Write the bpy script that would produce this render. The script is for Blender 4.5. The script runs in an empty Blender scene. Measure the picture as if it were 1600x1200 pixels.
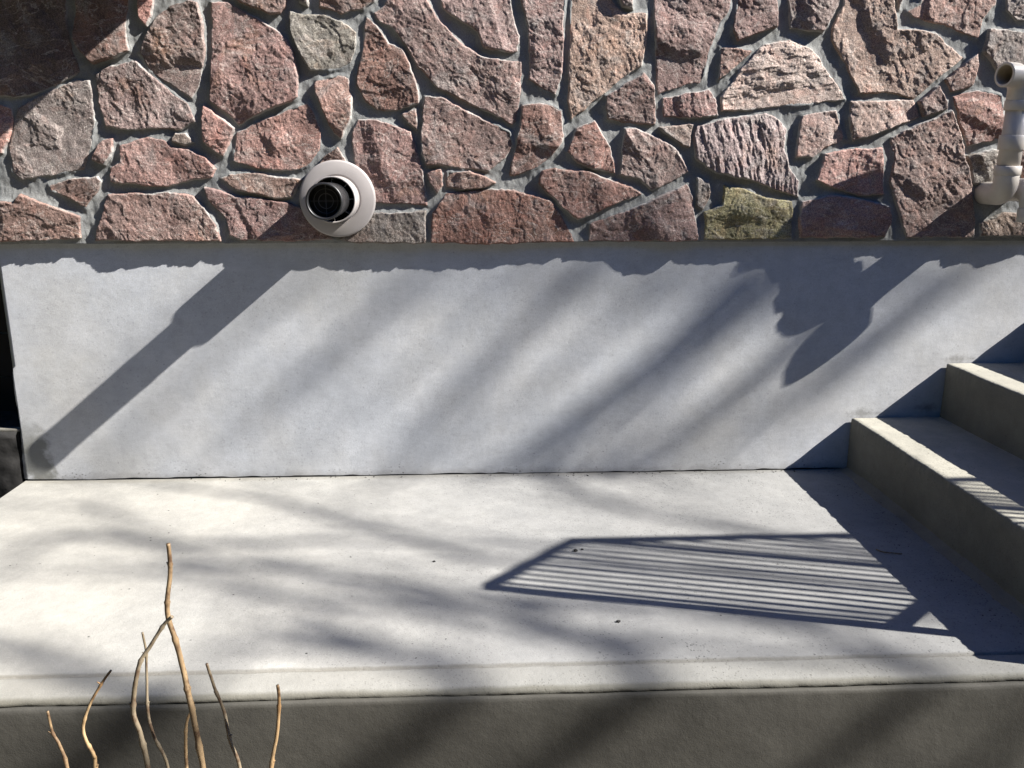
import bpy, bmesh, math, random
import numpy as np
from mathutils import Vector, noise as mnoise

# ------------------------------------------------------------------ camera, sky, sun, exposure
SC = bpy.context.scene
COL = SC.collection
cam_d = bpy.data.cameras.new('camera'); cam = bpy.data.objects.new('camera', cam_d); COL.objects.link(cam)
cam_d.sensor_width = 36.0; cam_d.lens = 36.0 * 1340 / 1600
cam_d.clip_start = 0.02; cam_d.clip_end = 400
cam.location = (0, -2.55, 0.92)
cam.rotation_euler = (math.radians(90 - 13.835), 0, math.radians(-2.489))
SC.camera = cam

LIGHT = Vector((-1.22, 0.34, -1.0)).normalized()          # the way the sunlight travels
sun_d = bpy.data.lights.new('sun', 'SUN'); sun = bpy.data.objects.new('sun', sun_d); COL.objects.link(sun)
sun_d.energy = 5.0; sun_d.angle = math.radians(0.53); sun_d.color = (1.0, 0.965, 0.91)
sun.location = (8, -3, 9)
sun.rotation_euler = LIGHT.to_track_quat('-Z', 'Y').to_euler()

world = bpy.data.worlds.new('World'); SC.world = world; world.use_nodes = True
wn = world.node_tree.nodes; wl = world.node_tree.links
sky = wn.new('ShaderNodeTexSky'); sky.sky_type = 'NISHITA'; sky.sun_disc = False
sky.sun_elevation = math.asin(-LIGHT.z); sky.sun_rotation = math.atan2(-LIGHT.x, -LIGHT.y)
sky.ozone_density = 3.5; sky.dust_density = 0.3
bg = wn['Background']; bg.inputs['Strength'].default_value = 0.05
hs = wn.new('ShaderNodeHueSaturation'); hs.inputs['Hue'].default_value = 0.513; hs.inputs['Saturation'].default_value = 1.6
wl.new(sky.outputs[0], hs.inputs['Color']); wl.new(hs.outputs[0], bg.inputs['Color'])
SC.view_settings.view_transform = 'Standard'; SC.view_settings.look = 'None'
SC.view_settings.exposure = 1.95; SC.view_settings.gamma = 1.0
SC.render.engine = 'CYCLES'

# ------------------------------------------------------------------ helpers
random.seed(4)
RNG = np.random.RandomState(11)

def tag(o, label=None, cat=None, group=None, kind=None):
    if label: o['label'] = label
    if cat: o['category'] = cat
    if group: o['group'] = group
    if kind: o['kind'] = kind
    return o

def empty(name, loc, label, cat, group=None):
    o = bpy.data.objects.new(name, None); o.empty_display_size = 0.1; COL.objects.link(o)
    o.location = loc
    return tag(o, label, cat, group)

def link(name, me, mat, parent=None, smooth=False):
    o = bpy.data.objects.new(name, me); COL.objects.link(o)
    if mat: me.materials.append(mat)
    if smooth: me.polygons.foreach_set('use_smooth', [True] * len(me.polygons))
    if parent:
        o.parent = parent
        o.location = -Vector(parent.location)              # geometry is written in world metres
    return o

def mesh_np(name, V, Q):
    me = bpy.data.meshes.new(name)
    me.vertices.add(len(V)); me.vertices.foreach_set('co', np.asarray(V, np.float32).ravel())
    Q = np.asarray(Q, np.int32)
    me.loops.add(Q.size); me.loops.foreach_set('vertex_index', Q.ravel())
    me.polygons.add(len(Q)); me.polygons.foreach_set('loop_start', np.arange(0, Q.size, 4, dtype=np.int32))
    me.update(calc_edges=True); me.validate()
    return me

class MB:
    def __init__(s): s.v = []; s.f = []
    def add(s, v, f):
        n = len(s.v); s.v += [tuple(p) for p in v]; s.f += [tuple(i + n for i in q) for q in f]
    def box(s, a, b):
        x0, y0, z0 = a; x1, y1, z1 = b
        s.add([(x0,y0,z0),(x1,y0,z0),(x1,y1,z0),(x0,y1,z0),(x0,y0,z1),(x1,y0,z1),(x1,y1,z1),(x0,y1,z1)],
              [(0,3,2,1),(4,5,6,7),(0,1,5,4),(1,2,6,5),(2,3,7,6),(3,0,4,7)])
    def tube(s, pts, rad, n=16, caps=True):
        pts = [Vector(p) for p in pts]
        if not hasattr(rad, '__len__'): rad = [rad] * len(pts)
        d0 = (pts[1] - pts[0]).normalized()
        u = d0.cross(Vector((0.31, 0.17, 0.93)));  u = u.normalized()
        rings = []
        for i, p in enumerate(pts):
            if i == 0: d = pts[1] - pts[0]
            elif i == len(pts) - 1: d = pts[-1] - pts[-2]
            else: d = (pts[i+1] - pts[i]).normalized() + (pts[i] - pts[i-1]).normalized()
            d = d.normalized() if d.length > 1e-9 else d0
            u = (u - d * u.dot(d)).normalized(); w = d.cross(u)
            rings.append([p + (u * math.cos(2*math.pi*k/n) + w * math.sin(2*math.pi*k/n)) * rad[i] for k in range(n)])
        v = [q for r in rings for q in r]; f = []
        for i in range(len(pts) - 1):
            for k in range(n):
                f.append((i*n+k, i*n+(k+1) % n, (i+1)*n+(k+1) % n, (i+1)*n+k))
        if caps: f.append(tuple(range(n))[::-1]); f.append(tuple((len(pts)-1)*n + k for k in range(n)))
        s.add(v, f)
    def build(s, name, mat, parent=None, smooth=False, bevel=0):
        me = bpy.data.meshes.new(name); me.from_pydata(s.v, [], s.f); me.update()
        bm = bmesh.new(); bm.from_mesh(me); bmesh.ops.recalc_face_normals(bm, faces=bm.faces)
        bm.to_mesh(me); bm.free()
        o = link(name, me, mat, parent, smooth)
        if bevel:
            m = o.modifiers.new('bevel', 'BEVEL'); m.width = bevel; m.segments = 2; m.limit_method = 'ANGLE'
        return o

def revolve(profile, centre, axis='y', n=64, closed=False):
    """profile: (r, d) pairs; d runs along -y out of the wall"""
    v = []; f = []
    for (r, d) in profile:
        for k in range(n):
            a = 2 * math.pi * k / n
            v.append((centre[0] + r * math.cos(a), centre[1] - d, centre[2] + r * math.sin(a)))
    m = len(profile)
    for i in range(m - 1 + (1 if closed else 0)):
        j = (i + 1) % m
        for k in range(n):
            f.append((i*n+k, i*n+(k+1) % n, j*n+(k+1) % n, j*n+k))
    return v, f

# numpy value noise, roughly -1..1
_T = RNG.rand(256, 256) * 2 - 1
def vn(x, y, seed=0):
    x = x + seed * 17.31; y = y - seed * 9.77
    xi = np.floor(x).astype(int); yi = np.floor(y).astype(int)
    fx = x - xi; fy = y - yi
    fx = fx*fx*fx*(fx*(fx*6-15)+10); fy = fy*fy*fy*(fy*(fy*6-15)+10)
    a = _T[xi & 255, yi & 255]; b = _T[(xi+1) & 255, yi & 255]
    c = _T[xi & 255, (yi+1) & 255]; d = _T[(xi+1) & 255, (yi+1) & 255]
    return (a*(1-fx)+b*fx)*(1-fy) + (c*(1-fx)+d*fx)*fy
def fbm(x, y, seed, octs=4, gain=0.5):
    s = 0; a = 1
    for o in range(octs):
        c, q = math.cos(o*0.7), math.sin(o*0.7)
        s = s + a * vn((x*c - y*q) * 2**o, (x*q + y*c) * 2**o, seed + o*3.1); a *= gain
    return s
def sstep(a, b, x):
    t = np.clip((x - a) / (b - a), 0, 1); return t*t*(3-2*t)

# ------------------------------------------------------------------ materials
class NT:
    def __init__(s, name, rough=0.8, spec=0.3):
        s.m = bpy.data.materials.new(name); s.m.use_nodes = True
        s.n = s.m.node_tree.nodes; s.l = s.m.node_tree.links
        s.b = s.n['Principled BSDF']; s.b.inputs['Roughness'].default_value = rough
        s.b.inputs['Specular IOR Level'].default_value = spec
        s.co = s.n.new('ShaderNodeTexCoord').outputs['Object']
    def map(s, scale=(1,1,1), rot=(0,0,0), src=None):
        m = s.n.new('ShaderNodeMapping'); m.inputs['Scale'].default_value = scale; m.inputs['Rotation'].default_value = rot
        s.l.new(src or s.co, m.inputs['Vector']); return m.outputs[0]
    def noise(s, scale, detail=4, rough=0.55, vec=None, dist=0):
        t = s.n.new('ShaderNodeTexNoise'); t.inputs['Scale'].default_value = scale
        t.inputs['Detail'].default_value = detail; t.inputs['Roughness'].default_value = rough
        t.inputs['Distortion'].default_value = dist
        s.l.new(vec or s.co, t.inputs['Vector']); return t.outputs['Fac']
    def vor(s, scale, vec=None, feat='F1', out='Distance'):
        t = s.n.new('ShaderNodeTexVoronoi'); t.inputs['Scale'].default_value = scale; t.feature = feat
        s.l.new(vec or s.co, t.inputs['Vector']); return t.outputs[out]
    def ramp(s, fac, stops):
        r = s.n.new('ShaderNodeValToRGB'); el = r.color_ramp.elements
        while len(el) < len(stops): el.new(0.5)
        for e, (p, c) in zip(el, stops):
            e.position = p; e.color = (c, c, c, 1) if not hasattr(c, '__len__') else (*c, 1)
        s.l.new(fac, r.inputs[0]); return r.outputs[0]
    def mix(s, fac, a, b, mode='MIX'):
        m = s.n.new('ShaderNodeMix'); m.data_type = 'RGBA'; m.blend_type = mode
        for i, val in ((0, fac), (6, a), (7, b)):
            if hasattr(val, 'is_linked') or hasattr(val, 'links'): s.l.new(val, m.inputs[i])
            elif hasattr(val, '__len__'): m.inputs[i].default_value = (*val, 1)
            else: m.inputs[i].default_value = val if i == 0 else (val, val, val, 1)
        return m.outputs[2]
    def math(s, op, a, b=0.0):
        m = s.n.new('ShaderNodeMath'); m.operation = op
        for i, val in ((0, a), (1, b)):
            if hasattr(val, 'links'): s.l.new(val, m.inputs[i])
            else: m.inputs[i].default_value = val
        return m.outputs[0]
    def sep(s, src=None):
        x = s.n.new('ShaderNodeSeparateXYZ'); s.l.new(src or s.co, x.inputs[0]); return x.outputs
    def color(s, c):
        if hasattr(c, 'links'): s.l.new(c, s.b.inputs['Base Color'])
        else: s.b.inputs['Base Color'].default_value = (*c, 1)
    def bump(s, h, dist=0.001, strength=1.0):
        b = s.n.new('ShaderNodeBump'); b.inputs['Distance'].default_value = dist; b.inputs['Strength'].default_value = strength
        if getattr(s, 'lastb', None): s.l.new(s.lastb, b.inputs['Normal'])
        s.l.new(h, b.inputs['Height']); s.lastb = b.outputs[0]; s.l.new(s.lastb, s.b.inputs['Normal'])

def stone_material():
    t = NT('split_granite', 0.75, 0.35)
    info = t.n.new('ShaderNodeObjectInfo')
    off = t.n.new('ShaderNodeVectorMath'); off.operation = 'MULTIPLY_ADD'
    t.l.new(info.outputs['Random'], off.inputs[1]); off.inputs[0].default_value = (37, 11, 23)
    t.l.new(t.co, off.inputs[2]); vec = off.outputs[0]
    base = info.outputs['Color']
    big = t.ramp(t.noise(9, 4, 0.6, vec, 0.6), [(0.30, 0.62), (0.5, 1.0), (0.72, 1.3)])
    c = t.mix(1.0, base, big, 'MULTIPLY')
    # iron-red and grey clouding
    m1 = t.ramp(t.noise(17, 5, 0.65, vec, 1.0), [(0.50, 0.0), (0.68, 1.0)])
    c = t.mix(t.math('MULTIPLY', m1, 0.55), c, t.mix(1.0, c, (1.12, 0.84, 0.77), 'MULTIPLY'))
    m2 = t.ramp(t.noise(13, 5, 0.65, t.map((1, 1, 1), (0, 0.4, 0), vec), 0.8), [(0.52, 0.0), (0.70, 1.0)])
    c = t.mix(t.math('MULTIPLY', m2, 0.6), c, (0.187, 0.173, 0.162))
    # rust bleeding and pale quartz veins
    m3 = t.ramp(t.noise(6.5, 5, 0.6, vec, 0.8), [(0.60, 0.0), (0.76, 1.0)])
    c = t.mix(t.math('MULTIPLY', m3, 0.5), c, (0.26, 0.13, 0.065))
    vn_ = t.math('ABSOLUTE', t.math('SUBTRACT', t.noise(8, 4, 0.55, t.map((1, 1, 2.2), (0, 0.9, 0), vec), 1.2), 0.5))
    c = t.mix(t.math('MULTIPLY', t.ramp(vn_, [(0.004, 1.0), (0.016, 0.0)]), 0.32), c, (0.42, 0.38, 0.34))
    dk = t.ramp(t.noise(24, 5, 0.7, vec, 0.5), [(0.34, 1.0), (0.46, 0.0)])
    c = t.mix(t.math('MULTIPLY', dk, 0.45), c, t.mix(1.0, c, (0.45, 0.42, 0.44), 'MULTIPLY'))
    # crystals
    g = t.ramp(t.noise(330, 3, 0.7, vec), [(0.33, 0.45), (0.5, 1.0), (0.66, 1.75)])
    c = t.mix(1.0, c, g, 'MULTIPLY')
    mica = t.ramp(t.vor(260, vec), [(0.10, 1.0), (0.20, 0.0)])
    c = t.mix(t.math('MULTIPLY', mica, 0.5), c, (0.05, 0.04, 0.04))
    fel = t.ramp(t.vor(190, t.map((1, 1, 1.3), (0, 0, 0), vec)), [(0.08, 1.0), (0.16, 0.0)])
    c = t.mix(t.math('MULTIPLY', fel, 0.45), c, (0.360, 0.323, 0.292))
    # mortar smeared over the rim
    at = t.n.new('ShaderNodeAttribute'); at.attribute_name = 'rim'
    c = t.mix(at.outputs['Fac'], c, (0.26, 0.255, 0.24))
    t.color(c)
    t.bump(t.noise(110, 5, 0.7, vec), 0.0035, 0.7)
    t.bump(t.noise(300, 3, 0.7, vec), 0.002, 0.8)
    return t.m

def mortar_material():
    t = NT('mortar', 0.9, 0.2)
    c = t.ramp(t.noise(14, 5, 0.6), [(0.3, (0.137, 0.141, 0.141)), (0.7, (0.215, 0.215, 0.205))])
    g = t.ramp(t.noise(420, 2, 0.6), [(0.3, 0.75), (0.7, 1.2)])
    t.color(t.mix(1.0, c, g, 'MULTIPLY'))
    t.bump(t.noise(60, 4, 0.65, t.map((1, 1, 0.25), (0, 0.6, 0))), 0.0025, 0.5)
    t.bump(t.noise(380, 3, 0.7), 0.0012, 0.9)
    return t.m

def concrete(name, lo, hi, speck=0.5, speck_scale=150, bump=0.4, tint=(1, 1, 1), stain=None, blotch=3.0, areax=False):
    t = NT(name, 0.85, 0.25)
    c = t.ramp(t.noise(blotch, 6, 0.6, None, 0.3), [(0.32, lo), (0.68, hi)])
    c2 = t.ramp(t.noise(22, 5, 0.65), [(0.3, 0.90), (0.7, 1.08)])
    c = t.mix(1.0, c, c2, 'MULTIPLY')
    g = t.ramp(t.noise(500, 2, 0.7), [(0.3, 0.86), (0.7, 1.12)])
    c = t.mix(1.0, c, g, 'MULTIPLY')
    # pin holes and dark sand grains, thicker in some areas
    v = t.vor(speck_scale)
    area = t.ramp(t.noise(5, 4, 0.6), [(0.35, 0.05), (0.7, 1.0)])
    if areax:
        mr = t.n.new('ShaderNodeMapRange'); t.l.new(t.sep()[0], mr.inputs[0]); mr.inputs[1].default_value = -0.9; mr.inputs[2].default_value = 0.6; mr.inputs[3].default_value = 0.18; mr.inputs[4].default_value = 1.0
        area = t.math('MULTIPLY', area, mr.outputs[0])
    pick = t.ramp(t.noise(70, 2, 0.5), [(0.46, 0.0), (0.53, 1.0)])
    s = t.math('MULTIPLY', t.math('MULTIPLY', t.ramp(v, [(0.19, 1.0), (0.34, 0.0)]), area), pick)
    c = t.mix(t.math('MULTIPLY', s, speck), c, (0.035, 0.035, 0.033))
    v2 = t.ramp(t.vor(24, t.map((1, 1, 1), (0.3, 0.2, 0.5))), [(0.045, 1.0), (0.075, 0.0)])
    pk2 = t.ramp(t.noise(9, 2, 0.5), [(0.50, 0.0), (0.58, 1.0)])
    c = t.mix(t.math('MULTIPLY', t.math('MULTIPLY', v2, pk2), min(1, speck * 1.3)), c, (0.03, 0.03, 0.028))
    if stain: c = stain(t, c)
    t.color(t.mix(1.0, c, tint, 'MULTIPLY'))
    t.bump(t.noise(60, 4, 0.6), 0.0012, bump)
    t.bump(t.noise(350, 3, 0.65), 0.0006, bump)
    if speck > 0.3: t.bump(t.math('MULTIPLY', s, -1.0), 0.0008, 0.6)
    return t.m

def simple(name, col, rough=0.5, spec=0.4, var=0.12, nscale=30, bump=0.0, bscale=80, metallic=0):
    t = NT(name, rough, spec); t.b.inputs['Metallic'].default_value = metallic
    r = t.ramp(t.noise(nscale, 5, 0.6), [(0.3, 1 - var), (0.7, 1 + var)])
    t.color(t.mix(1.0, col, r, 'MULTIPLY'))
    if bump: t.bump(t.noise(bscale, 4, 0.6), 0.001, bump)
    return t.m

def wall_stain(t, c):
    x, y, z = t.sep()
    nz = t.noise(28, 4, 0.6)
    # damp, algae-grey patch at the left foot of the wall
    dx = t.math('SUBTRACT', x, -1.33)
    w = t.math('ADD', t.math('ABSOLUTE', t.math('ADD', dx, t.math('MULTIPLY', z, 0.18))), t.math('MULTIPLY', t.math('SUBTRACT', nz, 0.5), 0.09))
    m = t.ramp(w, [(0.030, 1.0), (0.055, 0.0)])
    mz = t.ramp(t.math('ADD', z, t.math('MULTIPLY', nz, 0.10)), [(0.17, 1.0), (0.25, 0.0)])
    c = t.mix(t.math('MULTIPLY', t.math('MULTIPLY', m, mz), 0.68), c, (0.08, 0.08, 0.06))
    # grime just over the joint with the landing
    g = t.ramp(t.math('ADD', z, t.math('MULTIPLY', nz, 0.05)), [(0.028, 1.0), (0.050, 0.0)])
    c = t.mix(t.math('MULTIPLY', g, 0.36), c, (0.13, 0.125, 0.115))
    # yellowed rendering towards the left end
    ly = t.ramp(t.math('ADD', x, t.math('MULTIPLY', t.noise(3.5, 4, 0.6), 0.35)), [(-1.25 + 1.0, 0), (1, 0)])
    # splashed dirt specks low on the wall
    sp = t.ramp(t.vor(75, t.map((1, 1, 1.4))), [(0.16, 1.0), (0.28, 0.0)])
    lo_ = t.ramp(t.math('ADD', z, t.math('MULTIPLY', t.noise(7, 3, 0.6), 0.07)), [(0.045, 1.0), (0.085, 0.0)])
    pk = t.ramp(t.noise(11, 3, 0.6), [(0.50, 0.0), (0.60, 1.0)])
    c = t.mix(t.math('MULTIPLY', t.math('MULTIPLY', sp, lo_), t.math('MULTIPLY', pk, 0.75)), c, (0.06, 0.058, 0.05))
    # fine trowel texture
    tr = t.ramp(t.noise(26, 4, 0.6, t.map((1, 1, 4.0), (0, 0.7, 0)), 0.5), [(0.3, 0.955), (0.7, 1.035)])
    c = t.mix(1.0, c, tr, 'MULTIPLY')
    warm = t.ramp(t.noise(2.2, 4, 0.6), [(0.42, (1, 1, 1)), (0.7, (1.0, 0.965, 0.90))])
    c = t.mix(1.0, c, warm, 'MULTIPLY')
    # grime on the wall where the treads meet it
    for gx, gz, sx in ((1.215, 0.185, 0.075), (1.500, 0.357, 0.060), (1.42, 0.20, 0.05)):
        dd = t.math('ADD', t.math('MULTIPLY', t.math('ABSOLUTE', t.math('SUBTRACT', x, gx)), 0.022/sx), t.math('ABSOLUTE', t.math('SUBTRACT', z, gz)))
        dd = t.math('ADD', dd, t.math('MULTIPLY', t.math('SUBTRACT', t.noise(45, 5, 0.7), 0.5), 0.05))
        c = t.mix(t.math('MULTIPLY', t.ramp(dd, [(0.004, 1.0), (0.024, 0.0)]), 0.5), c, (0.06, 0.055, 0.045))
    return c

def slab_stain_and_tone(t, c):
    x, y, z = t.sep()
    nz = t.noise(18, 5, 0.6)
    yy = t.math('ADD', y, t.math('MULTIPLY', t.math('SUBTRACT', nz, 0.5), 0.03))
    # grime by the wall joint, along the score line and along the outer edge
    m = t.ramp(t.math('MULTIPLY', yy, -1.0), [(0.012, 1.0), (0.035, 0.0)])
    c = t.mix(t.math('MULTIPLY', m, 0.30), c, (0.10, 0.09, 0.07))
    y2 = t.math('ADD', y, t.math('MULTIPLY', t.math('SUBTRACT', nz, 0.5), 0.009))
    d = t.math('ABSOLUTE', t.math('ADD', y2, 1.0765))
    m = t.ramp(d, [(0.0015, 1.0), (0.008, 0.0)])
    c = t.mix(t.math('MULTIPLY', m, 0.55), c, (0.075, 0.066, 0.048))
    m = t.ramp(t.math('MULTIPLY', yy, -1.0), [(0.0, 0.0), (1.0, 1.0)])
    d = t.math('ABSOLUTE', t.math('ADD', y2, 1.152))
    m = t.ramp(d, [(0.004, 1.0), (0.013, 0.0)])
    c = t.mix(t.math('MULTIPLY', m, 0.75), c, (0.05, 0.046, 0.034))
    wx = t.math('ADD', x, t.math('MULTIPLY', t.math('SUBTRACT', t.noise(2.0, 4, 0.6), 0.5), 0.9))
    m = t.n.new('ShaderNodeMapRange'); t.l.new(wx, m.inputs[0]); m.inputs[1].default_value = -0.8; m.inputs[2].default_value = 0.7
    m.inputs[3].default_value = 1.24; m.inputs[4].default_value = 0.84; m.interpolation_type = 'SMOOTHSTEP'
    c = t.mix(1.0, c, m.outputs[0], 'MULTIPLY')   # brightness ramp in the colour: paler to the left, darker to the right
    m2 = t.n.new('ShaderNodeMapRange'); t.l.new(wx, m2.inputs[0]); m2.inputs[1].default_value = -0.9; m2.inputs[2].default_value = 0.2; m2.inputs[3].default_value = 1.0; m2.inputs[4].default_value = 0.0
    c = t.mix(m2.outputs[0], c, t.mix(1.0, c, (1.03, 1.0, 0.93), 'MULTIPLY'))
    # the steel-trowelled border strip is a shade darker and greener than the broomed slab
    b = t.ramp(t.math('MULTIPLY', y, -1.0), [(0.0, 0.0), (1.0, 1.0)])
    band = t.math('LESS_THAN', y, -1.078)
    c = t.mix(t.math('MULTIPLY', band, 0.32), c, (0.150, 0.143, 0.116))
    return c

M = {}
M['stone'] = stone_material()
M['mortar'] = mortar_material()
M['parge'] = concrete('white_render', (0.366, 0.378, 0.398), (0.415, 0.423, 0.440), 0.22, 90, 0.34, (1, 1, 1.0), wall_stain)
M['slab'] = concrete('broomed_concrete', (0.173, 0.173, 0.169), (0.223, 0.221, 0.212), 0.95, 150, 0.8, (1, 1, 1), slab_stain_and_tone, 3.0, True)
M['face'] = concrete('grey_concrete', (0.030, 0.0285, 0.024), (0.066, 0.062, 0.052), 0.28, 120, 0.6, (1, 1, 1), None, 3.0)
M['step'] = concrete('shaded_riser_concrete', (0.108, 0.102, 0.088), (0.158, 0.149, 0.127), 0.4, 150, 0.9)  # step concrete with the shade of the risers put into its colour
M['tread_sunlit'] = concrete('sunlit_tread_concrete', (0.195, 0.188, 0.160), (0.265, 0.252, 0.212), 0.6, 150, 0.9)  # same concrete, lightened to paint sunlight onto the treads
M['pvc'] = simple('aged_white_plastic', (0.49, 0.445, 0.39), 0.42, 0.45, 0.09, 22)
M['pvc_in'] = simple('yellowed_plastic', (0.42, 0.36, 0.26), 0.6, 0.3, 0.15, 25)
M['flange'] = simple('painted_metal', (0.289, 0.266, 0.255), 0.5, 0.35, 0.06, 14)
M['black'] = simple('black_plastic', (0.011, 0.011, 0.012), 0.42, 0.5, 0.3, 60)
M['dark'] = simple('dark_void', (0.006, 0.006, 0.006), 0.9, 0.1)
M['darkwood'] = simple('dark_stained_wood', (0.006, 0.0055, 0.008), 0.7, 0.3, 0.5, 12, 0.8, 40)
M['darkrock'] = simple('dark_block', (0.022, 0.021, 0.020), 0.9, 0.2, 0.5, 25, 1.0, 60)
M['rail'] = simple('painted_timber', (0.55, 0.54, 0.51), 0.5, 0.4, 0.08)
M['soil'] = simple('garden_soil', (0.10, 0.085, 0.06), 0.95, 0.1, 0.5, 6, 1.0, 30)
M['roof'] = simple('fascia_paint', (0.5, 0.5, 0.48), 0.6, 0.3)

def twig_material(name, a, b, dk=0.8):
    t = NT(name, 0.6, 0.35)
    c = t.ramp(t.noise(30, 5, 0.65, t.map((1, 1, 0.35))), [(0.35, a), (0.62, b)])
    k = t.ramp(t.noise(55, 3, 0.6, t.map((1, 1, 0.6))), [(0.50, 0.0), (0.62, 1.0)])
    c = t.mix(t.math('MULTIPLY', k, dk), c, (0.055, 0.028, 0.014))
    t.color(c); t.bump(t.noise(220, 4, 0.6, t.map((1, 1, 0.25))), 0.0008, 0.8)
    return t.m
M['twig_tan'] = twig_material('tan_bark', (0.166, 0.094, 0.040), (0.310, 0.223, 0.122))
M['twig_red'] = twig_material('reddish_bark', (0.10, 0.062, 0.032), (0.25, 0.175, 0.095), 0.85)
M['twig_grey'] = twig_material('greyish_bark', (0.108, 0.083, 0.050), (0.187, 0.151, 0.104))
M['bark'] = twig_material('tree_bark', (0.07, 0.055, 0.04), (0.16, 0.13, 0.10))

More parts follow.
